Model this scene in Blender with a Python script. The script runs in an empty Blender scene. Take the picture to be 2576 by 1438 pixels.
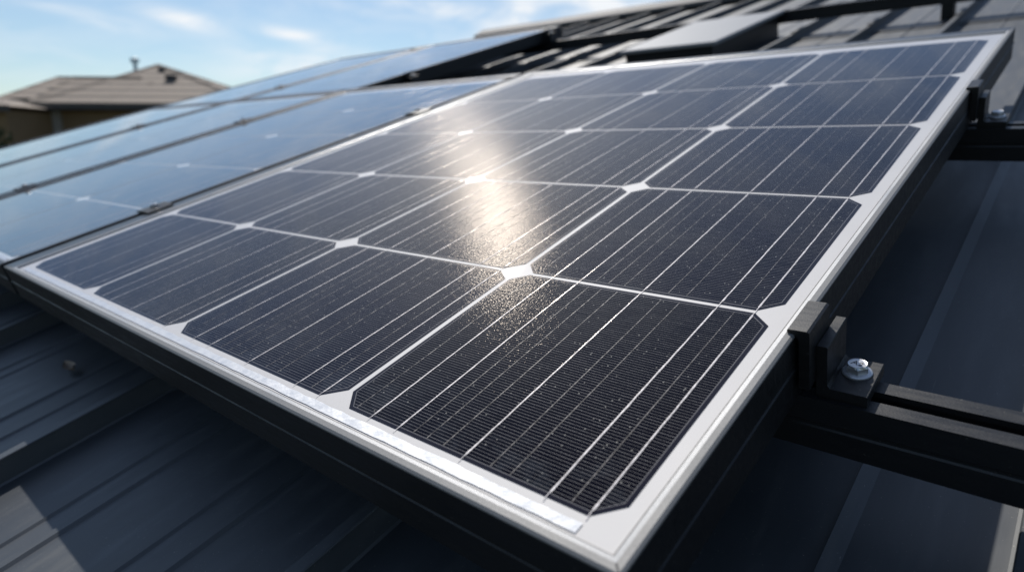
import bpy, bmesh, math, random
from mathutils import Vector, Matrix
random.seed(7)
sc = bpy.context.scene
COL = sc.collection

# ------------------------------------------------------------------ frame of the roof
# Roof coordinates (U to the left, V up the slope, Z off the panel plane), unit = one solar cell = P metres.
P = 0.16
TILT = math.radians(16.886)
RX = Matrix.Rotation(TILT, 3, 'X')
RX4 = RX.to_4x4()
def rp(U, V, Z=0.0):                      # roof coordinates -> roof-local metres
    return Vector((-U * P, V * P, Z * P))
def rw(U, V, Z=0.0):                      # roof coordinates -> world
    return RX @ rp(U, V, Z)

# ------------------------------------------------------------------ camera
CR = Matrix(((0.7514996, 0.6312918, -0.1916221), (0.1413194, -0.4377483, -0.8879219), (-0.6444201, 0.6401930, -0.4181814)))
CPOS = rw(-0.56877, -0.68315, 0.93763)
right, down, fwd = RX @ CR[0], RX @ CR[1], RX @ CR[2]
cam_d = bpy.data.cameras.new('camera')
cam = bpy.data.objects.new('camera', cam_d); COL.objects.link(cam)
M = Matrix((right, -down, -fwd)).transposed().to_4x4(); M.translation = CPOS
cam.matrix_world = M
cam_d.sensor_width = 36.0
cam_d.lens = 22.571
cam_d.clip_start = 0.01; cam_d.clip_end = 5000
cam_d.dof.use_dof = True
cam_d.dof.focus_distance = 0.305
cam_d.dof.aperture_fstop = 7.5
cam_d.dof.aperture_blades = 7
sc.camera = cam

# ------------------------------------------------------------------ light
SUN_R = Vector((-0.76, 0.90, 1.0)).normalized()       # towards the sun, roof-local
SUN_W = RX @ SUN_R
sun_el = math.asin(SUN_W.z)
sun_az = math.atan2(SUN_W.x, SUN_W.y)                 # clockwise from +Y
sd = bpy.data.lights.new('sun', 'SUN'); so = bpy.data.objects.new('sun', sd); COL.objects.link(so)
sd.energy = 4.6; sd.cycles.use_multiple_importance_sampling = False; sd.angle = math.radians(0.53); sd.color = (1.0, 0.95, 0.88)
so.rotation_mode = 'QUATERNION'
so.rotation_quaternion = SUN_W.to_track_quat('Z', 'Y')
so.location = (0, 0, 5)

world = bpy.data.worlds.new('World'); sc.world = world; world.use_nodes = True
wn, wl = world.node_tree.nodes, world.node_tree.links
wn.clear()
w_out = wn.new('ShaderNodeOutputWorld'); w_bg = wn.new('ShaderNodeBackground')
sky = wn.new('ShaderNodeTexSky'); sky.sky_type = 'NISHITA'; sky.sun_disc = False
sky.sun_elevation = sun_el; sky.sun_rotation = sun_az
sky.air_density = 1.0; sky.dust_density = 0.6; sky.ozone_density = 1.2; sky.altitude = 60
w_bg.inputs['Strength'].default_value = 0.106

def pix_dir(x, y):                        # a direction in the sky
    return (right * ((x - 1288) / 1615.06) + down * ((y - 719) / 1615.06) + fwd).normalized()
def wmath(op, a, b=None, c=None, clamp=False):
    n = wn.new('ShaderNodeMath'); n.operation = op; n.use_clamp = clamp
    for i, v in enumerate((a, b, c)):
        if v is None: continue
        if isinstance(v, (int, float)): n.inputs[i].default_value = v
        else: wl.new(v, n.inputs[i])
    return n.outputs[0]
tc = wn.new('ShaderNodeTexCoord')
def wdot(vec):
    n = wn.new('ShaderNodeVectorMath'); n.operation = 'DOT_PRODUCT'
    wl.new(tc.outputs['Generated'], n.inputs[0]); n.inputs[1].default_value = vec
    return n.outputs['Value']
# streaked noise for the wisps
mp = wn.new('ShaderNodeMapping'); mp.inputs['Scale'].default_value = (5, 5, 16); mp.inputs['Rotation'].default_value = (0.15, -0.2, 0)
wl.new(tc.outputs['Generated'], mp.inputs[0])
nz = wn.new('ShaderNodeTexNoise'); nz.inputs['Scale'].default_value = 1.9; nz.inputs['Detail'].default_value = 7; nz.inputs['Roughness'].default_value = 0.62
nz.inputs['Distortion'].default_value = 0.6
wl.new(mp.outputs[0], nz.inputs['Vector'])
mr = wn.new('ShaderNodeMapRange'); mr.inputs['From Min'].default_value = 0.40; mr.inputs['From Max'].default_value = 0.72
wl.new(nz.outputs['Fac'], mr.inputs['Value'])
total = wmath('MULTIPLY', mr.outputs[0], 0.22)
# wispy clouds of the photograph: (x, y, half length, half width, tilt deg, strength)
for (x, y, a, b, t, s) in [(445, 42, 75, 19, 16, .95), (755, 96, 75, 15, 15, .95), (200, 38, 110, 13, 14, .4), (735, 162, 110, 20, -6, .7),
                           (640, 140, 60, 12, 5, .3), (1285, 45, 70, 34, -20, 1.0), (1100, 20, 140, 22, 10, .6), (1560, 18, 190, 42, 6, 1.0),
                           (1320, 90, 120, 20, -8, .8), (900, 25, 90, 10, 12, .25), (60, 190, 160, 20, 2, .25)]:
    c = pix_dir(x, y); e1 = pix_dir(x + 60 * math.cos(math.radians(t)), y + 60 * math.sin(math.radians(t))) - c
    e1 = (e1 - c * e1.dot(c)).normalized(); e2 = c.cross(e1).normalized()
    u = wmath('MULTIPLY', wmath('ADD', wdot(e1), -c.dot(e1)), 1615 / a)
    v = wmath('MULTIPLY', wmath('ADD', wdot(e2), -c.dot(e2)), 1615 / b)
    r2 = wmath('ADD', wmath('MULTIPLY', u, u), wmath('MULTIPLY', v, v))
    r2 = wmath('ADD', r2, wmath('MULTIPLY', wmath('LESS_THAN', wdot(c), 0.2), 50))
    g = wmath('EXPONENT', wmath('MULTIPLY', r2, -1.0))
    g = wmath('MULTIPLY', g, wmath('MULTIPLY_ADD', nz.outputs['Fac'], 3.4, -0.95, clamp=True))
    total = wmath('MULTIPLY_ADD', g, s, total)
total = wmath('MINIMUM', total, 0.97)
tint = wn.new('ShaderNodeMix'); tint.data_type = 'RGBA'; tint.blend_type = 'MULTIPLY'; tint.inputs[0].default_value = 1.0
wl.new(sky.outputs[0], tint.inputs[6]); tint.inputs[7].default_value = (0.84, 0.92, 0.96, 1)
cm = wn.new('ShaderNodeMix'); cm.data_type = 'RGBA'
wl.new(total, cm.inputs[0]); wl.new(tint.outputs[2], cm.inputs[6]); cm.inputs[7].default_value = (8.6, 8.9, 9.2, 1)
wl.new(cm.outputs[2], w_bg.inputs['Color']); wl.new(w_bg.outputs[0], w_out.inputs[0])

vs = sc.view_settings
sc.display_settings.display_device = 'sRGB'
vs.view_transform = 'Standard'; vs.look = 'None'; vs.exposure = 0.0; vs.gamma = 1.0
sc.cycles.max_bounces = 8; sc.cycles.sample_clamp_indirect = 6

# ------------------------------------------------------------------ materials
class NT:
    def __init__(s, name):
        m = bpy.data.materials.new(name); m.use_nodes = True; s.m = m
        s.n, s.l = m.node_tree.nodes, m.node_tree.links; s.n.clear()
        s.out = s.n.new('ShaderNodeOutputMaterial'); s.tc = s.n.new('ShaderNodeTexCoord')
    def link(s, a, b): s.l.new(a, b)
    def val(s, inp, v):
        if isinstance(v, (int, float, tuple, list, Vector)): inp.default_value = v
        else: s.l.new(v, inp)
    def math(s, op, a, b=None, c=None, clamp=False):
        n = s.n.new('ShaderNodeMath'); n.operation = op; n.use_clamp = clamp
        for i, v in enumerate((a, b, c)):
            if v is not None: s.val(n.inputs[i], v)
        return n.outputs[0]
    def noise(s, scale, detail=3, rough=.5, vec=None, stretch=None):
        v = vec or s.tc.outputs['Object']
        if stretch:
            mp = s.n.new('ShaderNodeMapping'); mp.inputs['Scale'].default_value = stretch; s.link(v, mp.inputs[0]); v = mp.outputs[0]
        n = s.n.new('ShaderNodeTexNoise'); n.inputs['Scale'].default_value = scale; n.inputs['Detail'].default_value = detail
        n.inputs['Roughness'].default_value = rough; s.link(v, n.inputs['Vector']); return n.outputs['Fac']
    def ramp(s, fac, lo, hi, a=0.0, b=1.0):
        n = s.n.new('ShaderNodeMapRange'); s.val(n.inputs['Value'], fac)
        n.inputs['From Min'].default_value = lo; n.inputs['From Max'].default_value = hi
        n.inputs['To Min'].default_value = a; n.inputs['To Max'].default_value = b; return n.outputs[0]
    def mixc(s, fac, a, b, mode='MIX'):
        n = s.n.new('ShaderNodeMix'); n.data_type = 'RGBA'; n.blend_type = mode
        s.val(n.inputs[0], fac)
        for i, c in ((6, a), (7, b)):
            if isinstance(c, tuple): n.inputs[i].default_value = (*c[:3], 1)
            else: s.link(c, n.inputs[i])
        return n.outputs[2]
    def bump(s, h, strength, dist, normal=None):
        n = s.n.new('ShaderNodeBump'); s.val(n.inputs['Height'], h); n.inputs['Strength'].default_value = strength
        n.inputs['Distance'].default_value = dist
        if normal is not None: s.link(normal, n.inputs['Normal'])
        return n.outputs[0]
    def bsdf(s, color, rough, metal=0.0, spec=0.5, normal=None):
        b = s.n.new('ShaderNodeBsdfPrincipled')
        if isinstance(color, tuple): b.inputs['Base Color'].default_value = (*color[:3], 1)
        else: s.link(color, b.inputs['Base Color'])
        s.val(b.inputs['Roughness'], rough); s.val(b.inputs['Metallic'], metal); s.val(b.inputs['Specular IOR Level'], spec)
        if normal is not None: s.link(normal, b.inputs['Normal'])
        return b.outputs[0]
    def mix(s, fac, a, b):
        n = s.n.new('ShaderNodeMixShader'); s.val(n.inputs[0], fac); s.link(a, n.inputs[1]); s.link(b, n.inputs[2]); return n.outputs[0]
    def done(s, sh): s.link(sh, s.out.inputs[0]); return s.m

# added lean of the shading normal, setting the sun glint off its mirror point
GLINT_LEANS = [(0.1744, -0.0838, 0.9811), (0.2209, -0.0973, 0.9704), (0.274, -0.0932, 0.9572)]
def glint_normal(t, grain=0.0, gscale=900.0, dist=0.0002, aim=3):
    lean = RX @ (Vector(((0.195, -0.0882, 0.9768))) - Vector((0, 0, 1))) if aim == 3 else RX @ (Vector(GLINT_LEANS[aim]) - Vector((0, 0, 1)))
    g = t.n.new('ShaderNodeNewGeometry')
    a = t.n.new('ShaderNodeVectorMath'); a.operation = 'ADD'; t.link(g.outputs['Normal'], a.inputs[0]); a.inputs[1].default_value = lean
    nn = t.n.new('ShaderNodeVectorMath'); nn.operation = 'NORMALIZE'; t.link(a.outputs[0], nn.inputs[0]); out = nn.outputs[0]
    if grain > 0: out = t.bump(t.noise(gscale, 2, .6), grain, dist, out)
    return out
def under_glass(t, base, grain=0.5, gscale=1100.0, halo=1.0, plain=False, dist=.0002):
    # anti-reflective clear coat that mirrors the sky, plus faint warm lobes aimed to form the sun glint
    fr = t.n.new('ShaderNodeFresnel'); fr.inputs['IOR'].default_value = 1.65
    def lobe(r, nrm, col=(1, 1, 1)):
        g = t.n.new('ShaderNodeBsdfGlossy'); g.distribution = 'BECKMANN'; g.inputs['Roughness'].default_value = r
        g.inputs['Color'].default_value = (*col, 1); t.link(nrm, g.inputs['Normal']); return g.outputs[0]
    if plain:      # the farther panels skip the lean, with the sky reflection strengthened
        geo = t.n.new('ShaderNodeNewGeometry')
        return t.mix(t.math('MULTIPLY', fr.outputs[0], 1.12, clamp=True), base, lobe(.02, geo.outputs['Normal']))
    sh = t.mix(t.math('SUBTRACT', fr.outputs[0], .075, clamp=True), base, lobe(0.0, glint_normal(t)))
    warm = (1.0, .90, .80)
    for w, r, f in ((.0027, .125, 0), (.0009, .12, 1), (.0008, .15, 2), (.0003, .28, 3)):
        sh = t.mix(w * halo, sh, lobe(r, glint_normal(t, grain, gscale, dist, aim=f), warm))
    return sh
def dust(t, col, amount=0.80, scale=420.0):
    v = t.n.new('ShaderNodeTexVoronoi'); v.inputs['Scale'].default_value = scale; v.inputs['Randomness'].default_value = 1.0
    t.link(t.tc.outputs['Object'], v.inputs['Vector'])
    spot = t.math('LESS_THAN', v.outputs['Distance'], 0.13)
    sep = t.n.new('ShaderNodeSeparateColor'); t.link(v.outputs['Color'], sep.inputs[0])
    keep = t.math('GREATER_THAN', sep.outputs[0], amount)
    f = t.math('MULTIPLY', t.math('MULTIPLY', spot, keep), 0.7)
    return t.mixc(f, col, (0.42, 0.41, 0.38))

def m_cell_rim(plain=False):
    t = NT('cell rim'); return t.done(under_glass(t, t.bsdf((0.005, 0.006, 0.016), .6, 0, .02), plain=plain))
def m_cell_line():
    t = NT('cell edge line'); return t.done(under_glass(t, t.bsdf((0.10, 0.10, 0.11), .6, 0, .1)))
def m_cell(plain=False):
    t = NT('monocrystalline cell')
    sep = t.n.new('ShaderNodeSeparateXYZ'); t.link(t.tc.outputs['Object'], sep.inputs[0])
    ph = t.math('FRACT', t.math('MULTIPLY', sep.outputs[1], 1.0 / (0.0102 * P)))
    d = t.math('ABSOLUTE', t.math('SUBTRACT', ph, 0.5))
    line = t.math('LESS_THAN', d, 0.055)
    vary = t.noise(60, 3, .6, stretch=(1, 8, 1))
    dots = t.noise(1500, 1, .5)
    lf = t.math('MULTIPLY', line, t.ramp(vary, .3, .7, .45, 1.0))
    lf = t.math('MULTIPLY', lf, t.ramp(dots, .35, .65, .7, 1.0))
    blotch = t.noise(14, 4, .6)
    silicon = t.mixc(blotch, (0.0015, 0.002, 0.006), (0.003, 0.003, 0.007))
    oi = t.n.new('ShaderNodeObjectInfo')
    silicon = t.mixc(oi.outputs['Random'], silicon, (0.0035, 0.0042, 0.013))
    film = t.ramp(t.noise(22, 6, .7, stretch=(1, .5, 1)), .52, .8, 0, .014)
    low = t.ramp(sep.outputs[1], .085 * P, .34 * P, 1.0, 0.0)
    grime = t.math('MULTIPLY', t.math('MULTIPLY', low, t.ramp(t.noise(55, 5, .7), .47, .68)), .09)
    silicon = t.mixc(t.math('ADD', film, grime), silicon, (0.22, 0.27, 0.33))
    silicon = dust(t, silicon)
    df = t.n.new('ShaderNodeBsdfDiffuse'); t.link(silicon, df.inputs['Color']); base = df.outputs[0]
    silver = t.bsdf((0.19, 0.19, 0.20), .5, .0, .1)
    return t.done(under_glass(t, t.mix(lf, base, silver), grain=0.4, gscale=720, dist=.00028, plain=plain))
def m_wire(name, col, fine=False):
    t = NT(name)
    n1 = t.noise(700, 3, .6)
    c = t.mixc(t.ramp(n1, .38, .66), tuple(x * .55 for x in col), col)
    if fine:
        s = t.noise(420, 2, .6)
        f = t.ramp(s, .42, .58, 0.05, 1.0)
        wire = t.bsdf(c, .5, .0, .5, normal=glint_normal(t, .5, 900))
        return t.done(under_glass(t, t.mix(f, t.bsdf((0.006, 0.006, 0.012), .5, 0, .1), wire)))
    return t.done(under_glass(t, t.bsdf(c, .55, .1, .5, normal=glint_normal(t, .25, 800, .0003)), grain=.3, halo=5.0))
def m_backsheet(plain=False):
    t = NT('white backsheet')
    c = t.mixc(t.noise(30, 4, .6), (0.47, 0.46, 0.455), (0.53, 0.515, 0.51))
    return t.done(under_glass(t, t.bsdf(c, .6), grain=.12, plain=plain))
def m_ribbon():
    t = NT('tinned ribbon')
    n = t.noise(160, 5, .7)
    c = t.mixc(t.ramp(n, .35, .65), (0.72, 0.735, 0.76), (0.80, 0.80, 0.80))
    return t.done(under_glass(t, t.bsdf(c, t.ramp(n, .3, .7, .35, .5), .3, .5, normal=glint_normal(t, .3, 260, .0004))))
def m_alu(name='anodised aluminium', col=(0.22, 0.22, 0.22), rough=.5, metal=.12):
    t = NT(name)
    g = t.noise(1400, 2, .6); b = t.noise(25, 3, .6)
    c = t.mixc(t.ramp(g, .3, .7), tuple(x * .78 for x in col), col); c = t.mixc(t.math('MULTIPLY', b, .25), c, tuple(x * .6 for x in col))
    return t.done(t.bsdf(c, t.ramp(b, .3, .7, rough - .05, rough + .08), metal, .4, normal=t.bump(g, .35, .0001)))
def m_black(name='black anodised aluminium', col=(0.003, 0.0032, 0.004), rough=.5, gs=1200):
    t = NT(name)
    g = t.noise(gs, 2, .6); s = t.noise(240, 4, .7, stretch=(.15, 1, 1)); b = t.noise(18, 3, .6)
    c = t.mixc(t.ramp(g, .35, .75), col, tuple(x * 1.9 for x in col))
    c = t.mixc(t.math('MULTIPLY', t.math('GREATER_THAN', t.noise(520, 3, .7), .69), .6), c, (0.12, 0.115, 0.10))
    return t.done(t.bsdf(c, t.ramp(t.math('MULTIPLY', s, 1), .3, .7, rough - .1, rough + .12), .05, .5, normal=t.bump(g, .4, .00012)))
def m_roof():
    t = NT('dark painted roof metal')
    b = t.noise(7, 5, .6, stretch=(1, .35, 1)); g = t.noise(1500, 2, .5); sm = t.noise(45, 4, .65, stretch=(1.6, .3, 1))
    c = t.mixc(t.ramp(b, .3, .7), (0.027, 0.033, 0.041), (0.040, 0.047, 0.056))
    c = t.mixc(t.ramp(sm, .52, .75, 0, .35), c, (0.10, 0.105, 0.105))
    spk = t.math('GREATER_THAN', t.noise(900, 2, .6), .73)
    c = t.mixc(t.math('MULTIPLY', spk, .55), c, (0.34, 0.33, 0.30))
    sc2 = t.n.new('ShaderNodeTexNoise'); sc2.inputs['Scale'].default_value = 24
    mp = t.n.new('ShaderNodeMapping'); mp.inputs['Scale'].default_value = (14, .6, 1); mp.inputs['Rotation'].default_value = (0, 0, .5)
    t.link(t.tc.outputs['Object'], mp.inputs[0]); t.link(mp.outputs[0], sc2.inputs['Vector']); sc2.inputs['Detail'].default_value = 4
    c = t.mixc(t.math('MULTIPLY', t.math('GREATER_THAN', sc2.outputs['Fac'], .735), .3), c, (0.2, 0.2, 0.2))
    return t.done(t.bsdf(c, t.ramp(sm, .3, .7, .44, .58), .1, 1.0, normal=t.bump(t.noise(20, 2, .5), .25, .002, t.bump(g, .25, .0001))))
def m_plain(name, col, rough=.7, metal=0., var=.25, scale=8.):
    t = NT(name)
    c = t.mixc(t.noise(scale, 5, .6), tuple(x * (1 - var) for x in col), tuple(min(1, x * (1 + var)) for x in col))
    return t.done(t.bsdf(c, rough, metal, .4))
def m_tiles():
    t = NT('roof tiles')
    sep = t.n.new('ShaderNodeSeparateXYZ'); t.link(t.tc.outputs['Object'], sep.inputs[0])
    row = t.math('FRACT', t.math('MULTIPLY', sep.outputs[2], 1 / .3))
    c = t.mixc(t.noise(3, 5, .6), (0.25, 0.21, 0.175), (0.34, 0.285, 0.235))
    br = t.noise(9, 1, .5, stretch=(1, 1, 7)); c = t.mixc(t.ramp(br, .4, .6, 0, .35), c, (0.15, 0.125, 0.105))
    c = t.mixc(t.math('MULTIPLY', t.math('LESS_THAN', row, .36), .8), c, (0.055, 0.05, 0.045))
    return t.done(t.bsdf(c, .8, 0, .25, normal=t.bump(row, .8, .03)))
def m_grass():
    t = NT('lawn ground')
    c = t.mixc(t.noise(.2, 6, .6), (0.035, 0.05, 0.02), (0.12, 0.105, 0.07)); return t.done(t.bsdf(c, .95, 0, .2))
def m_leaf():
    t = NT('shrub foliage')
    oi = t.n.new('ShaderNodeNewGeometry')
    c = t.mixc(t.noise(3, 3, .6), (0.018, 0.035, 0.02), (0.05, 0.075, 0.035)); return t.done(t.bsdf(c, .6, 0, .3))

MAT = dict(rim2=m_cell_rim(True), cell2=m_cell(True), back2=m_backsheet(True), seal=m_plain('grey sealant', (0.06, 0.06, 0.06), .6), rim=m_cell_rim(), line=m_cell_line(), cell=m_cell(), wire=m_wire('solder ribbon wire', (0.84, 0.79, 0.79)),
           fine=m_wire('fine wire', (0.26, 0.24, 0.235), True), back=m_backsheet(), ribbon=m_ribbon(), alu=m_alu(),
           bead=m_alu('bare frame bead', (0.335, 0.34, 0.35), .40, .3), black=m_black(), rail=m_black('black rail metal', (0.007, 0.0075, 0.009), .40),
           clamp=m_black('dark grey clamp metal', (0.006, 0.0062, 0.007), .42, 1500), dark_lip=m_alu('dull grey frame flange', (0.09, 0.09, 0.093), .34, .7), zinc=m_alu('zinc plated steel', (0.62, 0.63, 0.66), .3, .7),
           roof=m_roof(), box=m_plain('grey vent metal', (0.22, 0.225, 0.235), .45, .1, .08), flash=m_plain('pale ridge flashing', (0.11, 0.11, 0.115), .7, .0, .12),
           tiles=m_tiles(), fascia=m_plain('brown fascia', (0.05, 0.045, 0.042), .6), wall=m_plain('tan render wall', (0.20, 0.135, 0.075), .85, 0, .12, 2),
           trim=m_plain('pale trim', (0.30, 0.28, 0.26), .6), glass=m_plain('dark window', (0.02, 0.025, 0.03), .12), grass=m_grass(), leaf=m_leaf(),
           bark=m_plain('bark', (0.07, 0.05, 0.035), .9), dry=m_plain('dry leaf', (0.24, 0.19, 0.15), .8), pipe=m_plain('galvanised pipe', (0.38, 0.52, 0.58), .5, .0),
           mark=m_plain('stamped mark', (0.05, 0.05, 0.055), .6), render=m_plain('rendered wall', (0.3, 0.29, 0.27), .85))

# ------------------------------------------------------------------ mesh helpers
class MB:
    """collects faces in roof coordinates (or metres) into one mesh"""
    def __init__(s, conv=rp, off=(0, 0, 0)):
        s.v, s.f, s.m, s.conv, s.mats, s.off = [], [], [], conv, [], off
    def mi(s, mat):
        if mat not in s.mats: s.mats.append(mat)
        return s.mats.index(mat)
    def vert(s, p):
        s.v.append(tuple(s.conv(p[0] - s.off[0], p[1] - s.off[1], p[2] - s.off[2]))); return len(s.v) - 1
    def face(s, pts, mat):
        s.f.append([s.vert(p) for p in pts]); s.m.append(s.mi(mat))
    def idx(s, ids, mat): s.f.append(list(ids)); s.m.append(s.mi(mat))
    def box(s, a, b, mat, bev=0.0):
        (x0, y0, z0), (x1, y1, z1) = [tuple(min(a[i], b[i]) for i in range(3)), tuple(max(a[i], b[i]) for i in range(3))]
        e = bev
        def ring(z, d): return [s.vert(q) for q in ((x0 + d, y0 + d, z), (x1 - d, y0 + d, z), (x1 - d, y1 - d, z), (x0 + d, y1 - d, z))]
        rs = [ring(z0, e), ring(z0 + e, 0), ring(z1 - e, 0), ring(z1, e)] if e > 0 else [ring(z0, 0), ring(z1, 0)]
        for r, q in zip(rs, rs[1:]):
            for i in range(4): s.idx((r[i], r[(i + 1) % 4], q[(i + 1) % 4], q[i]), mat)
        s.idx(rs[-1], mat); s.idx(rs[0][::-1], mat)
    def extrude(s, prof, a, b, axis, mat, mats=None, closed=True):
        """prof: list of 2-D points; axis 'U': prof=(V,Z) from U=a..b ; axis 'V': prof=(U,Z)"""
        def pt(q, t): return (t, q[0], q[1]) if axis == 'U' else (q[0], t, q[1])
        A = [s.vert(pt(q, a)) for q in prof]; B = [s.vert(pt(q, b)) for q in prof]
        n = len(prof)
        for i in range(n if closed else n - 1):
            j = (i + 1) % n; s.idx((A[i], A[j], B[j], B[i]), mats[i] if mats else mat)
        if closed: s.idx(A[::-1], mat); s.idx(B, mat)
    def lathe(s, prof, c, mat, n=32, sides=None):
        """prof: (r, z); around c=(U,V)"""
        rings = []
        for r, z in prof:
            rings.append([s.vert((c[0] + r * math.cos(2 * math.pi * k / n), c[1] + r * math.sin(2 * math.pi * k / n), z)) for k in range(n)])
        for a, b in zip(rings, rings[1:]):
            for i in range(n): s.idx((a[i], a[(i + 1) % n], b[(i + 1) % n], b[i]), mat)
        s.idx(rings[-1], mat)
    def build(s, name, parent=None, smooth=False, fix=True):
        me = bpy.data.meshes.new(name); me.from_pydata(s.v, [], s.f)
        for m in s.mats: me.materials.append(m)
        me.polygons.foreach_set('material_index', s.m)
        if smooth: me.polygons.foreach_set('use_smooth', [True] * len(me.polygons))
        me.update()
        if fix:
            bm = bmesh.new(); bm.from_mesh(me); bmesh.ops.remove_doubles(bm, verts=bm.verts, dist=1e-7)
            bmesh.ops.recalc_face_normals(bm, faces=bm.faces); bm.to_mesh(me); bm.free()
        elif s.conv is rp:
            bm = bmesh.new(); bm.from_mesh(me); bm.normal_update()
            bmesh.ops.reverse_faces(bm, faces=[f for f in bm.faces if f.normal.z < 0]); bm.to_mesh(me); bm.free()
        o = bpy.data.objects.new(name, me); COL.objects.link(o)
        if parent is not None: o.parent = parent
        return o
def tag(o, label=None, cat=None, group=None, kind=None):
    if label: o['label'] = label
    if cat: o['category'] = cat
    if group: o['group'] = group
    if kind: o['kind'] = kind
    return o
def root(name, at, label, cat, group=None, roofed=True):
    o = bpy.data.objects.new(name, None); COL.objects.link(o); o.empty_display_size = .02
    if roofed: o.matrix_world = Matrix.Translation(rw(*at)) @ RX4
    else: o.matrix_world = Matrix.Translation(at)
    return tag(o, label, cat, group)
def copy_tree(o, parent=None):
    c = o.copy(); COL.objects.link(c); c.parent = parent
    for ch in [x for x in o.children]: copy_tree(ch, c)
    return c

# ------------------------------------------------------------------ solar panels
def inset(poly, d):
    """offset a convex polygon inwards by d"""
    n = len(poly); area = sum(poly[i][0] * poly[(i + 1) % n][1] - poly[(i + 1) % n][0] * poly[i][1] for i in range(n))
    sg = 1 if area > 0 else -1; L = []
    for i in range(n):
        (x0, y0), (x1, y1) = poly[i], poly[(i + 1) % n]; dx, dy = x1 - x0, y1 - y0; l = math.hypot(dx, dy)
        nx, ny = -dy / l * sg, dx / l * sg; L.append((x0 + nx * d, y0 + ny * d, dx, dy))
    out = []
    for i in range(n):
        x0, y0, dx0, dy0 = L[i - 1]; x1, y1, dx1, dy1 = L[i]
        den = dx0 * dy1 - dy0 * dx1; t = ((x1 - x0) * dy1 - (y1 - y0) * dx1) / den
        out.append((x0 + dx0 * t, y0 + dy0 * t))
    return out
BRIGHT = (.062, .178, .452, .712, .832)
THIN = (.118, .30, .365, .535, .60, .655, .915)
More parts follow.
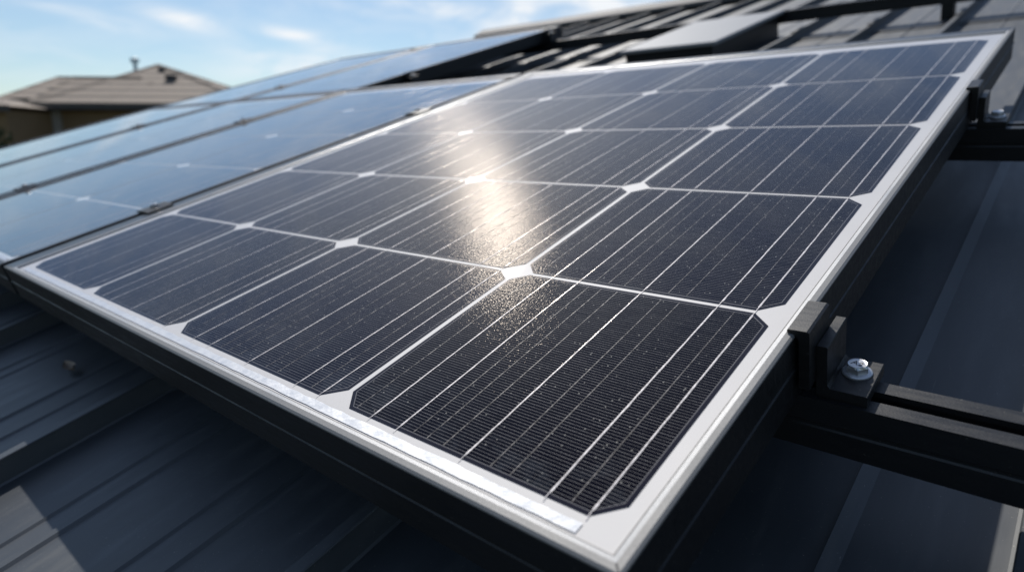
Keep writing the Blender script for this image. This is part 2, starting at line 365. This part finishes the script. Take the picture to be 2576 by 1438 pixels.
def solar_panel(u_lines, v_lines, glass, frame, label, name='solar_panel', fine=True):
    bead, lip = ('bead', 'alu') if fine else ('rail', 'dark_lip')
    crim, ccell, cback = ('rim', 'cell', 'back') if fine else ('rim2', 'cell2', 'back2')
    """u_lines: functions U(V); glass=(U0,U1,V0,V1) edges of the glass; frame = widths right,left,front,back"""
    g0, g1, h0, h1 = glass; fr, fl, ff, fb = frame
    O = (g0 - fr, h0 - ff, 0)
    t = root(name, (O[0], O[1], -.2), label, 'solar panel', 'solar panels in rows on the roof')
    off = (O[0], O[1], -.2)
    # frame
    m = MB(off=off)
    prof = [(0, .001, 0), (.35, .009, 0), (.018, .0125, 1), (1.0, .0125, 2), (1.0, .008, 3)]
    rings = []
    def ring(dr, dl, df, db, z): return [m.vert(p) for p in ((g0 - dr, h0 - df, z), (g1 + dl, h0 - df, z), (g1 + dl, h1 + db, z), (g0 - dr, h1 + db, z))]
    bd = .019
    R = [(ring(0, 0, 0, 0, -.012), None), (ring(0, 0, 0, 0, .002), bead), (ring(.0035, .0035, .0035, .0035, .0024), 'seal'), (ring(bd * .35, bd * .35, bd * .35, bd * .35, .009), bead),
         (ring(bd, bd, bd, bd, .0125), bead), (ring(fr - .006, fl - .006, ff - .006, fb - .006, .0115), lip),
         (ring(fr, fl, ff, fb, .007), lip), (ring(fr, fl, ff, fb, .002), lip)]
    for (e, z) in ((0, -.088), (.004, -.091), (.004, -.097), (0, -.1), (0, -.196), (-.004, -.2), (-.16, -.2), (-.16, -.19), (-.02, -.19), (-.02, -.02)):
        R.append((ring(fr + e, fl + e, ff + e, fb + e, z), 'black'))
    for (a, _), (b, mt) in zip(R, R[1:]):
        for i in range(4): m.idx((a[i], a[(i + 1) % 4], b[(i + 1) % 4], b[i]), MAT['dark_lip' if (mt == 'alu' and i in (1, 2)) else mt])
    m.build('frame', t)
    # thin mitre joints at the corners
    for (cu, cv, du, dv, lu, lv) in ((g0, h0, -1, -1, fr, ff), (g1, h0, 1, -1, fl, ff), (g0, h1, -1, 1, fr, fb), (g1, h1, 1, 1, fl, fb)):
        a = Vector((cu + du * bd, cv + dv * bd)); b = Vector((cu + du * (lu - .006), cv + dv * (lv - .006))); d = (b - a)
        if d.length < 1e-4: continue
        n = Vector((-d.y, d.x)).normalized() * .0024
        m = MB(off=off)
        m.face([(a.x - n.x, a.y - n.y, .0129), (a.x + n.x, a.y + n.y, .0129), (b.x + n.x, b.y + n.y, .0121), (b.x - n.x, b.y - n.y, .0121)], MAT['mark'])
        m.build('mitre_joint', t, fix=False)
    m = MB(off=off)
    m.face([(g0 - .002, h0 - .002, -.0012), (g1 + .002, h0 - .002, -.0012), (g1 + .002, h1 + .002, -.0012), (g0 - .002, h1 + .002, -.0012)], MAT[cback])
    m.face([(g0 - .002, h0 - .002, -.02), (g1 + .002, h0 - .002, -.02), (g1 + .002, h1 + .002, -.02), (g0 - .002, h1 + .002, -.02)], MAT[cback])
    m.build('backsheet', t, fix=False)
    # cells
    gu, gv, ch = .0105, .0085, .062
    cols = len(u_lines) - 1
    for r in range(len(v_lines) - 1):
        va, vb = v_lines[r] + (gv if r else 0), v_lines[r + 1] - gv
        for c in range(cols):
            def E(side, v): return (u_lines[c](v) + gu) if side == 0 else (u_lines[c + 1](v) - gu)
            cu = ch * min(1.3, (E(1, va) - E(0, va)))
            poly = [(E(0, va) + cu, va), (E(1, va) - cu, va), (E(1, va + ch * .92), va + ch * .92), (E(1, vb - ch * .85), vb - ch * .85),
                    (E(1, vb) - cu, vb), (E(0, vb) + cu, vb), (E(0, vb - ch * .85), vb - ch * .85), (E(0, va + ch * .92), va + ch * .92)]
            m = MB(off=off)
            p1, p2 = inset(poly, .0105), inset(poly, .0128)
            n = len(poly)
            for A, B, mt in ((poly, p1, crim), (p1, p2, 'line' if fine else crim)):
                for i in range(n):
                    j = (i + 1) % n; m.face([(*A[i], 0), (*A[j], 0), (*B[j], 0), (*B[i], 0)], MAT[mt])
            m.face([(*q, 0) for q in p2], MAT[ccell])
            if fine:
                for q in THIN:
                    w = .0011
                    U = lambda v: E(0, v) + (E(1, v) - E(0, v)) * q
                    k = 6
                    for i in range(k):
                        v0, v1 = va + .013 + (vb - va - .026) * i / k, va + .013 + (vb - va - .026) * (i + 1) / k
                        m.face([(U(v0) - w, v0, .0006), (U(v0) + w, v0, .0006), (U(v1) + w, v1, .0006), (U(v1) - w, v1, .0006)], MAT['fine'])
            o = m.build('solar_cell', t, fix=False)
    # busbar wires: one run per line through every cell of a column
    for c in range(cols):
        for q in BRIGHT:
            m = MB(off=off)
            prev = None
            for r in range(len(v_lines) - 1):
                va, vb = v_lines[r] + (gv if r else 0), v_lines[r + 1] - gv
                def U(v): a, b = u_lines[c](v) + gu, u_lines[c + 1](v) - gu; return a + (b - a) * q
                k = 26 if fine else 4; k_ = .95 - .30 * (c + q) / cols
                st = [(va - .022 if r else va - .012, .0011), (va + .012, .0012), (va + .02, .0033 * k_)]
                st += [(va + .02 + (vb - va - .044) * i / k, .0024 * k_ + random.uniform(-.0004, .0004)) for i in range(1, k)]
                st += [(vb - .024, .0033 * k_), (vb - .012, .0013), (vb + .004, .0010)]
                for v, w in st:
                    j = random.uniform(-.0005, .0005)
                    z = .0013 + random.uniform(0, .0002)
                    cur = (m.vert((U(v) - w + j, v, .0012)), m.vert((U(v) + j, v, z)), m.vert((U(v) + w + j, v, .0012)))
                    if prev:
                        m.idx((prev[0], prev[1], cur[1], cur[0]), MAT['wire']); m.idx((prev[1], prev[2], cur[2], cur[1]), MAT['wire'])
                    prev = cur
            m.build('busbar_wire', t, fix=False)
    # wide tinned ribbon along the lower edge
    m = MB(off=off); a0, a1 = u_lines[0](0) + .065, u_lines[-1](0) - .02
    k = 90 if fine else 8; prev = None
    for i in range(k + 1):
        u = a0 + (a1 - a0) * i / k
        va = h0 + .0065 + random.uniform(0, .002); vb = h0 + .0345 + random.uniform(-.0025, .0025) * fine
        cur = (m.vert((u, va, .001)), m.vert((u, vb, .001 + random.uniform(0, .0008))))
        if prev: m.idx((prev[0], cur[0], cur[1], prev[1]), MAT['ribbon'])
        prev = cur
    m.build('tinned_ribbon', t, fix=False)
    return t
VL = [0.008, .853, 1.755, 2.722, 3.732, 4.785]
main = solar_panel([lambda v: -.012 + .006 * v, lambda v: .905 + .034 * v, lambda v: 2.005 - .004 * v, lambda v: 3.0, lambda v: 4.035], VL,
                   (-.036, 4.09, -.048, 4.945), (.040, .165, .040, .15),
                   'nearest solar panel, silver frame, four columns of cells, sun glinting on it')
def small(u0, u1, v0, label):
    w = u1 - u0; a = u0 + .05; b = u1 - .16
    return solar_panel([lambda v: a + .02, lambda v: a + .02 + (b - a) * .465, lambda v: b - .03], [v0 + x for x in VL], (a, b, v0 - .048, v0 + 4.945), (.04, .15, .04, .15), label, fine=False)
small(4.335, 7.72, 0, 'second solar panel from the camera, left of the glinting nearest panel')
small(7.82, 11.36, 0, 'third solar panel from the camera in the lower row, below the raised upper row')
small(11.47, 15.15, 0, 'farthest solar panel of the lower row, its edge against the tan house')
small(7.60, 11.36, 5.22, 'nearer panel of the upper row, its dark side edge above the bare roof')
small(11.47, 15.15, 5.22, 'farther panel of the upper row, along the skyline')

# ------------------------------------------------------------------ roof
HZ = -.58
def roof_profile(ribs, minors, u0, u1, z=HZ, hgt=.115):
    pts = []
    for c in ribs: pts += [(c - .034, 0), (c - .026, .008), (c - .022, hgt - .01), (c - .030, hgt - .004), (c - .026, hgt), (c + .022, hgt), (c + .026, hgt - .006), (c + .022, .008), (c + .034, 0)]
    for c, k in minors:
        if k == 'slope': pts += [(c - .026, 0), (c + .018, .022), (c + .021, 0)]
        elif k == 'thin': pts += [(c - .012, 0), (c, .009), (c + .012, 0)]
        else: pts += [(c - .034, 0), (c - .020, .011), (c + .016, .011), (c + .028, 0)]
    return [(u0, z)] + [(a, z + b) for a, b in sorted(pts, key=lambda q: 0)] + [(u1, z)]
rf = root('metal_roof', (0, 0, HZ), 'dark grey ribbed sheet metal roof under all the solar panels', 'roof')
off = (0, 0, HZ)
SEAM = .87
low_r = sorted([SEAM + .985 * k for k in (2, *range(4, 15))] + [1.02, -.60, -1.55, -2.53, -3.5, -4.5, -5.5])
low_m = sorted([(2.33, 'thin'), (2.19, 'band'), (1.73, 'thin'), (1.57, 'band'), (3.56, 'band'), (3.3, 'thin'), (-.205, 'slope'), (.55, 'thin'), (.4, 'band'), (-1.0, 'band'), (-2.0, 'band')] + [(SEAM + .985 * k + .36, 'thin') for k in range(3, 14)] + [(SEAM + .985 * k + .52, 'band') for k in range(3, 14)])
up_r = [SEAM + .985 * k for k in range(-7, 15)]
up_m = sorted([(SEAM + .985 * k + .5, 'thin') for k in range(-7, 14)])
def merged(ribs, minors, z):
    ev = sorted([(c, 'rib') for c in ribs] + list(minors)); out = [(-6.4, z)]
    for c, k in ev:
        out += roof_profile([c] if k == 'rib' else [], [] if k == 'rib' else [(c, k)], 0, 0, z)[1:-1]
    return out + [(15.35, z)]
m = MB(off=off); m.extrude(merged(low_r, low_m, HZ - .012), -9, 4.4, 'V', MAT['roof'], closed=False); m.build('roof_sheet', rf)
m = MB(off=off); m.extrude(merged(up_r, up_m, HZ), 4.3, 9.4, 'V', MAT['roof'], closed=False); m.build('roof_sheet', rf)
m = MB(off=off); m.extrude(merged(up_r, up_m, HZ + .014), 9.3, 16.2, 'V', MAT['roof'], closed=False); m.build('roof_sheet', rf)
# other slope, gable trim, ridge cap
m = MB(off=off)
m.face([(-6.4, 16.2, HZ), (15.35, 16.2, HZ), (15.35, 27, HZ - 6.9), (-6.4, 27, HZ - 6.9)], MAT['roof']); m.build('rear_slope', rf)
m = MB(off=off)
m.extrude([(15.35, HZ - .3), (15.35, HZ + .1), (15.41, HZ + .1), (15.41, HZ - .3)], -9, 16.2, 'V', MAT['rail']); m.build('gable_trim', rf)
m = MB(off=off)
m.extrude([(15.9, HZ + .10), (15.9, HZ + .20), (16.35, HZ + .30), (16.9, HZ - .05), (16.9, HZ - .15)], -6.4, 15.4, 'U', MAT['flash']); m.build('ridge_cap', rf)
# the building below
def wpt(x, y, z): return Vector((x, y, z))
a = rw(-6.0, -8.5, HZ); b = rw(15.0, 16.0, HZ)
bl = root('building', (0, 0, -4.4), 'rendered walls of the building that carries the metal roof', 'building', roofed=False)
m = MB(wpt, (0, 0, -4.4))
x0, x1, y0, y1 = b.x, a.x, a.y, 4.0
pf = [(y0, -4.4), (y1, -4.4), (y1, .1), (rw(0, 16, 0).y, rw(0, 16, HZ).z - .12), (y0, a.z - .12)]
A = [m.vert((x0, y, z)) for y, z in pf]; B = [m.vert((x1, y, z)) for y, z in pf]
for i in range(5): j = (i + 1) % 5; m.idx((A[i], A[j], B[j], B[i]), MAT['render'])
m.idx(A[::-1], MAT['render']); m.idx(B, MAT['render']); m.build('wall', bl)
# screws on the ribs
def screw(U, V, Z, label):
    t = root('roof_screw', (U, V, Z), label, 'screw', 'roof screws')
    m = MB(off=(U, V, Z)); m.lathe([(.05, Z), (.05, Z + .008), (.028, Z + .012), (.028, Z + .03), (.02, Z + .035)], (U, V), MAT['clamp'], 12); m.build('screw_head', t)
    return t

# vent box up the slope
def vent():
    t = root('vent_box', (3.15, 7.38, HZ), 'low grey box with a pale flat lid standing on the bare roof behind the panels', 'vent')
    o = (3.15, 7.38, HZ)
    m = MB(off=o); m.box((3.17, 7.40, HZ), (4.43, 9.66, -.24), MAT['rail'], .01); m.build('box_body', t)
    m = MB(off=o); m.box((3.10, 7.34, -.238), (4.50, 9.73, -.185), MAT['box'], .012); m.build('lid', t)
    m = MB(off=o); m.box((3.0, 7.22, HZ + .017), (4.6, 9.85, HZ + .035), MAT['roof'], .004); m.build('flashing', t)
vent()

# ------------------------------------------------------------------ rails
RT, RB = -.2, -.37
def rail_profile(v):
    w = .14
    q = [(0, 0), (.048, 0), (.048, -.018), (.036, -.018), (.036, -.07), (.104, -.07), (.104, -.018), (.092, -.018), (.092, 0), (w, 0),
         (w, -.075), (w - .004, -.08), (w - .004, -.09), (w, -.095), (w, -.17), (0, -.17), (0, -.095), (.004, -.09), (.004, -.08), (0, -.075)]
    return [(v + a, RT + b) for a, b in q]
def rail(v, u0, u1, label, feet):
    t = root('mounting_rail', (u0, v, RB), label, 'rail', 'black mounting rails')
    o = (u0, v, RB)
    m = MB(off=o); m.extrude(rail_profile(v), u0, u1, 'U', MAT['rail']); m.build('rail_beam', t)
    for u in feet:
        m = MB(off=o)
        m.box((u - .07, v + .141, RB - .0), (u + .07, v + .165, RT - .03), MAT['black'], .004)
        m.box((u - .07, v + .0, HZ + .02), (u + .07, v + .165, RB - .001), MAT['black'], .004)
        m.build('rail_foot', t)
RV = [.79, 3.34]
rail(RV[0], -3.2, 15.1, 'near mounting rail, its slotted end running out right below the bolted clamp', [2.9, 5.2, 8.8, 12.6])
rail(RV[1], -3.2, 15.1, 'second mounting rail, leaving the nearest panel at its far right clamp', [1.05, 4.8, 8.5, 12.2])
rail(6.1, 7.45, 15.1, 'mounting rail under the upper row, ending at its dark side edge', [8.5, 12.2])
rail(9.72, -3.2, 15.1, 'long mounting rail crossing the bare roof below the ridge', [1.05, 10.4])

# ------------------------------------------------------------------ clamps and bolts
def hexbolt(c, z, s=1.0, label='', flange=.037, head=.025, mark=False, rot=.25):
    t = root('hex_bolt', (c[0], c[1], z), label, 'bolt', 'bolts of the end clamps')
    o = (c[0], c[1], z)
    m = MB(off=o); m.lathe([(flange * s, z), (flange * s, z + .004 * s), (flange * .93 * s, z + .0065 * s), (head * 1.04 * s, z + .009 * s)], c, MAT['zinc'], 40); m.build('flange', t)
    m = MB(off=o)
    hs = head * s / math.cos(math.pi / 6); zt = z + .030 * s
    prof = []
    def hexr(r, zz): return [m.vert((c[0] + r * math.cos(rot + math.pi / 3 * k), c[1] + r * math.sin(rot + math.pi / 3 * k), zz)) for k in range(6)]
    lo = hexr(hs, z + .008 * s); up = hexr(hs, zt - .006 * s)
    for i in range(6): m.idx((lo[i], lo[(i + 1) % 6], up[(i + 1) % 6], up[i]), MAT['zinc'])
    # chamfered crown
    n = 36; ca = []; cb = []; cc = []
    for k in range(n):
        a = rot + 2 * math.pi * k / n; la = (a - rot) % (math.pi / 3) - math.pi / 6
        rr = head * s / math.cos(la)
        ca.append(m.vert((c[0] + rr * math.cos(a), c[1] + rr * math.sin(a), zt - .006 * s)))
        cb.append(m.vert((c[0] + head * .93 * s * math.cos(a), c[1] + head * .93 * s * math.sin(a), zt)))
        cc.append(m.vert((c[0] + head * .80 * s * math.cos(a), c[1] + head * .80 * s * math.sin(a), zt - .0012 * s)))
    for i in range(n):
        j = (i + 1) % n; m.idx((ca[i], ca[j], cb[j], cb[i]), MAT['zinc']); m.idx((cb[i], cb[j], cc[j], cc[i]), MAT['zinc'])
    m.idx(cc, MAT['zinc']); m.build('head', t)
    if mark:
        cu = bpy.data.curves.new('stamp', 'FONT'); cu.body = 'A2'; cu.size = .026 * P * s; cu.extrude = .00006; cu.align_x = 'CENTER'; cu.align_y = 'CENTER'
        tmp = bpy.data.objects.new('stamp_tmp', cu); COL.objects.link(tmp)
        dg = bpy.context.evaluated_depsgraph_get(); me = bpy.data.meshes.new_from_object(tmp.evaluated_get(dg))
        bpy.data.objects.remove(tmp)
        me.name = 'stamped_mark'; me.materials.clear(); me.materials.append(MAT['mark'])
        k = bpy.data.objects.new('stamped_mark', me); COL.objects.link(k); k.parent = t
        k.location = (0, 0, (zt - z - .0010 * s) * P); k.rotation_euler = (0, 0, math.radians(-12))
    return t
def end_clamp(v, label, blabel, mark):
    t = root('end_clamp', (-.17, v + .075, RT), label, 'clamp', 'end clamps')
    o = (-.17, v + .075, RT)
    c0, c1 = v - .035, v + .125
    # hook over the frame, with a ribbed underside lip
    m = MB(off=o)
    hook = [(-.0575, .0145), (-.0575, .0215), (-.060, .0245), (-.105, .0255), (-.1115, .022), (-.1125, .0), (-.1125, -.15), (-.086, -.15), (-.086, -.012), (-.083, .003),
            (-.080, .0005), (-.077, .0135), (-.073, .0125), (-.070, .0142), (-.066, .013), (-.062, .0144)]
    hook = [(a, b) for a, b in hook if not (a > -.08 and b < .013)]
    m.extrude(hook, c0, c1, 'V', MAT['clamp']); m.build('clamp_hook', t)
    m = MB(off=o)
    fx0, fx1 = -.1135, -.237
    br = [(fx0, -.044), (fx0 - .001, -.042), (-.1385, -.042), (-.1405, -.045), (-.1405, -.158), (-.147, -.168), (fx1 + .002, -.168), (fx1, -.171), (fx1, RT + .0005), (fx0, RT + .0005)]
    m.extrude(br, c0 + .05, c1 + .055, 'V', MAT['clamp']); m.build('bracket', t)
    hexbolt((-.187, v + .115), -.1678, 1.0, blabel, mark=mark)
    return t
end_clamp(RV[0], 'near end clamp hooking the frame of the nearest panel to its rail', 'shiny hex flange bolt on the foot of the near end clamp', True)
end_clamp(RV[1], 'far end clamp hooking the right edge of the nearest panel, small and blurred', 'blurred hex bolt on the foot of the far end clamp', False)
def mid_clamp(u, v, label, w=.17):
    t = root('mid_clamp', (u, v, -.01), label, 'clamp', 'mid clamps on the seams between panels')
    o = (u, v, -.01)
    m = MB(off=o)
    pf = [(u - w * .62, .0145), (u - w * .62, .022), (u - .03, .03), (u + .03, .03), (u + w * .62, .022), (u + w * .62, .0145), (u + .03, .0145), (u + .03, -.18), (u - .03, -.18), (u - .03, .0145)]
    m.extrude(pf, v - .09, v + .09, 'V', MAT['clamp']); m.build('clamp_plate', t)
    m = MB(off=o); m.lathe([(.028, .03), (.028, .045), (.023, .05), (.012, .05), (.012, .042)], (u, v), MAT['zinc'], 6); m.build('bolt_head', t)
for (u, s) in ((4.30, 'first'), (7.77, 'second'), (11.415, 'third')):
    for (v, w2) in ((RV[0] + .07, 'near rail'), (RV[1] + .07, 'second rail')):
        mid_clamp(u, v, 'black mid clamp on the %s seam from the camera, %s' % (s, w2))
mid_clamp(11.415, 6.17, 'black mid clamp on the upper row seam, at its lower rail')
mid_clamp(11.415, 9.79, 'black mid clamp on the seam of the upper row, near the skyline')
def side_clamp(v, label):
    t = root('end_clamp', (7.5, v, RT), label, 'clamp', 'end clamps')
    o = (7.5, v, RT); m = MB(off=o)
    hook = [(7.60, .0145), (7.60, .022), (7.545, .0255), (7.54, -.05), (7.44, -.05), (7.44, RT + .001), (7.565, RT + .001), (7.565, .0145)]
    m.extrude(hook, v - .09, v + .09, 'V', MAT['clamp']); m.build('clamp_hook', t)
    m = MB(off=o); m.lathe([(.03, -.05), (.03, -.02), (.02, -.015)], (7.49, v), MAT['zinc'], 6); m.build('bolt_head', t)
side_clamp(6.17, 'end clamp on the dark side edge of the upper row, nearer one')
side_clamp(9.79, 'end clamp on the dark side edge of the upper row, at its top corner')

# dry leaf on the roof
def leaf(U, V, Z):
    t = root('dry_leaf', (U, V, Z), 'small curled brown leaf lying in the shade on the roof below the panels', 'leaf')
    m = MB(off=(U, V, Z)); pr = None; n = 10
    for i in range(n + 1):
        x = i / n; w = .03 * math.sin(math.pi * x) ** .7 + .001; z = Z + .012 + .012 * (x - .5) ** 2 * 4
        cur = (m.vert((U - .08 + .16 * x, V - w, z + .02)), m.vert((U - .08 + .16 * x, V, z - .005)), m.vert((U - .08 + .16 * x, V + w, z + .025)))
        if pr: m.idx((pr[0], pr[1], cur[1], cur[0]), MAT['dry']); m.idx((pr[1], pr[2], cur[2], cur[1]), MAT['dry'])
        pr = cur
    m.build('leaf_blade', t, smooth=True)
leaf(3.72, -.12, HZ)

# ------------------------------------------------------------------ ground
def gm(x, y, z): return Vector((x, y, z))
m = MB(gm)
n = 48; c = m.vert((0, 0, -4.4)); ringv = [m.vert((3000 * math.cos(2 * math.pi * k / n), 3000 * math.sin(2 * math.pi * k / n), -4.4)) for k in range(n)]
for k in range(n): m.idx((c, ringv[k], ringv[(k + 1) % n]), MAT['grass'])
tag(m.build('ground'), kind='structure')

# ------------------------------------------------------------------ neighbour's house, about 25 m away
FH = Vector((fwd.x, fwd.y, 0)).normalized(); RH = Vector((right.x, right.y, 0)).normalized()
YAW = math.radians(4)
ho = CPOS + RH * -16 + FH * 25.0
hm = Matrix((( RH * math.cos(YAW) + FH * math.sin(YAW)), (FH * math.cos(YAW) - RH * math.sin(YAW)), Vector((0, 0, 1)))).transposed().to_4x4()
hm.translation = Vector((ho.x, ho.y, -4.4))
house = bpy.data.objects.new('house', None); COL.objects.link(house); house.matrix_world = hm
tag(house, 'two storey tan house with brown tiled hip roofs beyond the solar panels', 'house')
E0 = 4.4 + CPOS.z                # camera height above ground; house-local z
def hip(name, x0, x1, y0, y1, ze, rise, xr0, xr1, yr):
    m = MB(gm); zr = ze + rise
    a, b, c, d = (x0, y0, ze), (x1, y0, ze), (x1, y1, ze), (x0, y1, ze); r0, r1 = (xr0, yr, zr), (xr1, yr, zr)
    if abs(xr0 - xr1) < .01:
        for f in ((a, b, r0), (b, c, r0), (c, d, r0), (d, a, r0)): m.face(f, MAT['tiles'])
    else:
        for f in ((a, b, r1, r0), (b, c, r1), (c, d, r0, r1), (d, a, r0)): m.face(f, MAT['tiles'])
    m.face([(x0, y0, ze - .02), (x1, y0, ze - .02), (x1, y1, ze - .02), (x0, y1, ze - .02)], MAT['fascia'])
    o = m.build(name, house, fix=False)
    q = MB(gm)
    for (p0, p1) in (((x0 - .04, y0 - .06, ze - .2), (x1 + .04, y0 - .003, ze + .03)), ((x0 - .06, y0, ze - .2), (x0 - .003, y1, ze + .03)), ((x1 + .003, y0, ze - .2), (x1 + .06, y1, ze + .03))):
        q.box(p0, p1, MAT['fascia'])
    g = q.build('gutter', o)
    q = MB(gm)   # ridge and hip tiles
    for p0, p1 in ((a, r0), (b, r1), (r0, r1), (c, r1), (d, r0)):
        A, B = Vector(p0), Vector(p1)
        if (B - A).length < .05: continue
        d_ = (B - A).normalized(); s_ = d_.cross(Vector((0, 0, 1))).normalized() * .11; u_ = Vector((0, 0, .07))
        q.face([A - s_, A + u_, B + u_, B - s_], MAT['tiles']); q.face([A + u_, A + s_, B + s_, B + u_], MAT['tiles'])
    q.build('ridge_tile', o)
    return o
def gable(x0, x1, y0, y1, ze, rise):
    m = MB(gm); yr = (y0 + y1) / 2; zr = ze + rise
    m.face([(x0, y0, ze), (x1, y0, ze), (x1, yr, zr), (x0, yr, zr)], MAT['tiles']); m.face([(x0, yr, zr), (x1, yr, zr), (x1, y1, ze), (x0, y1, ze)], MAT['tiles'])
    m.face([(x0, y0, ze - .03), (x1, y0, ze - .03), (x1, y1, ze - .03), (x0, y1, ze - .03)], MAT['fascia'])
    m.face([(x0 + .2, y0 + .3, ze), (x0 + .2, yr, zr - .1), (x0 + .2, y1 - .3, ze)], MAT['wall'])
    o = m.build('roof', house, fix=False)
    q = MB(gm); q.box((x0 - .04, y0 - .07, ze - .2), (x1, y0 - .003, ze + .03), MAT['fascia']); q.build('gutter', o)
    q = MB(gm)
    for A, B in (((x0, y0, ze), (x0, yr, zr)), ((x0, yr, zr), (x0, y1, ze)), ((x0, yr, zr), (x1, yr, zr))):
        A, B = Vector(A), Vector(B); d_ = (B - A).normalized(); s_ = d_.cross(Vector((0, 0, 1))).normalized() * .10; u_ = Vector((0, 0, .08))
        q.face([A - s_, A + u_, B + u_, B - s_], MAT['tiles']); q.face([A + u_, A + s_, B + s_, B + u_], MAT['tiles'])
    q.build('ridge_tile', o)
ze = E0 + 1.50
gable(-2.15, .6, 0, 6.6, ze, 1.23)
gable(-4.45, -1.0, 2.0, 10.4, ze + .3, 1.2)
hip('roof', -2.1, 6.4, 0, 10.8, ze - .005, 2.01, .42, .42, 5.4)
hip('roof', 2.2, 9.5, 8.5, 16, ze + .2, 2.0, 4.2, 7.0, 12.2)
m = MB(gm); m.box((-1.85, .55, 0), (6.2, 8, ze - .21), MAT['wall']); m.build('wall', house)
m = MB(gm); m.box((-4.2, 2.4, 0), (-1.851, 9.5, ze - .03), MAT['wall']); m.build('wall', house)
m = MB(gm); m.box((-1.50, .34, 0), (-1.24, .549, ze - .21), MAT['trim'], .03); m.build('downpipe', house)
m = MB(gm); m.lathe([(.09, ze + 1.2), (.09, ze + 2.25), (.19, ze + 2.26), (.19, ze + 2.42), (.05, ze + 2.5)], (-1.15, 6.6), MAT['pipe'], 10); m.build('flue_pipe', house)
def window(x0, x1, y, z0, z1):
    m = MB(gm); e = .07
    for p0, p1 in (((x0, y - .06, z0), (x0 + e, y - .002, z1)), ((x1 - e, y - .06, z0), (x1, y - .002, z1)), ((x0 + e, y - .06, z0), (x1 - e, y - .002, z0 + e)), ((x0 + e, y - .06, z1 - e), (x1 - e, y - .002, z1))):
        m.box(p0, p1, MAT['trim'])
    w = m.build('window', house)
    m = MB(gm); m.face([(x0 + e, y - .02, z0 + e), (x1 - e, y - .02, z0 + e), (x1 - e, y - .02, z1 - e), (x0 + e, y - .02, z1 - e)], MAT['glass']); m.build('pane', w)
window(.6, 1.9, .55, ze - 2.3, ze - 1.0); window(-3.1, -2.6, 2.4, ze - 1.9, ze - .5)
def roofvent(x, y, z, s):
    m = MB(gm); m.box((x - s * .5, y - s * .5, z - .3), (x + s * .5, y + s * .5, z + s), MAT['mark'], .02); m.box((x - s * .62, y - s * .62, z + s * 1.001), (x + s * .62, y + s * .62, z + s * 1.12), MAT['mark'], .01)
    m.build('roof_vent', house)
roofvent(1.9, 3.1, ze + .98, .34); roofvent(.95, 4.5, ze + 1.56, .22); roofvent(1.25, 2.7, ze + .82, .16)
# single storey garage to the left, with a low dark roof
gar = bpy.data.objects.new('garage', None); COL.objects.link(gar)
gmx = hm.copy(); gmx.translation = Vector((ho.x, ho.y, -4.4)) + RH * -1.3 + FH * -2.5; gar.matrix_world = gmx
tag(gar, 'low brown garage with a dark hip roof at the left edge before the tan house', 'garage')
def gpart(name, fn, parent=gar):
    m = MB(gm); fn(m); return m.build(name, parent, fix=False)
gz = E0 + 1.30
def _gr(m):
    a, b, c, d, r0, r1 = (-4, 0, gz), (.25, 0, gz), (.25, 5, gz), (-4, 5, gz), (-2.5, 2.5, gz + .42), (-1.6, 2.5, gz + .42)
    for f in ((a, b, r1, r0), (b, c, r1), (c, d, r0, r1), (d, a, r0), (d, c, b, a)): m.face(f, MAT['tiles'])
gro = gpart('roof', _gr)
gpart('gutter', lambda m: m.box((-4.05, -.08, gz - .2), (.3, -.003, gz + .02), MAT['fascia']), gro)
gpart('wall', lambda m: m.box((-3.7, .3, 0), (-.05, 4.7, gz - .12), MAT['wall']))
def _gd(m): m.box((-.95, .22, gz - 1.5), (-.7, .298, gz - .5), MAT['glass'])
gpart('window', _gd)
# dark shrub between the buildings
def shrub(cx, cy, r, hgt, label):
    t = bpy.data.objects.new('shrub', None); COL.objects.link(t); t.location = (cx, cy, -4.4); tag(t, label, 'shrub', 'garden shrubs')
    m = MB(gm)
    for k in range(2600):
        a = random.uniform(0, 2 * math.pi); el = random.uniform(-.9, 1.57); q = random.uniform(.55, 1.0) ** .5 * (1 + .18 * math.sin(3 * a + 2 * el))
        p = Vector((r * q * math.cos(a) * math.cos(el), r * q * math.sin(a) * math.cos(el), hgt * .55 + hgt * .45 * q * math.sin(el)))
        d1 = Vector((random.gauss(0, 1), random.gauss(0, 1), random.gauss(0, 1))).normalized(); d2 = d1.orthogonal().normalized()
        s = random.uniform(.05, .11); m.face([p - d1 * s, p - d2 * s * .5, p + d1 * s, p + d2 * s * .5], MAT['leaf'])
    m.build('foliage', t, fix=False)
    m = MB(gm)
    for k in range(5):
        a = k * 1.3; m.box((.12 * math.cos(a) - .04, .12 * math.sin(a) - .04, 0), (.12 * math.cos(a) + .04, .12 * math.sin(a) + .04, hgt * .6), MAT['bark'])
    m.build('stem', t)
p = CPOS + FH * 14 + RH * -11.35; shrub(p.x, p.y, 1.1, 4.78, 'dark leafy shrub at the left edge in front of the garage, nearer the panels')
p = CPOS + FH * 15.5 + RH * -13.6; shrub(p.x, p.y, 1.1, 4.4, 'dark leafy shrub at the far left edge in front of the garage wall')
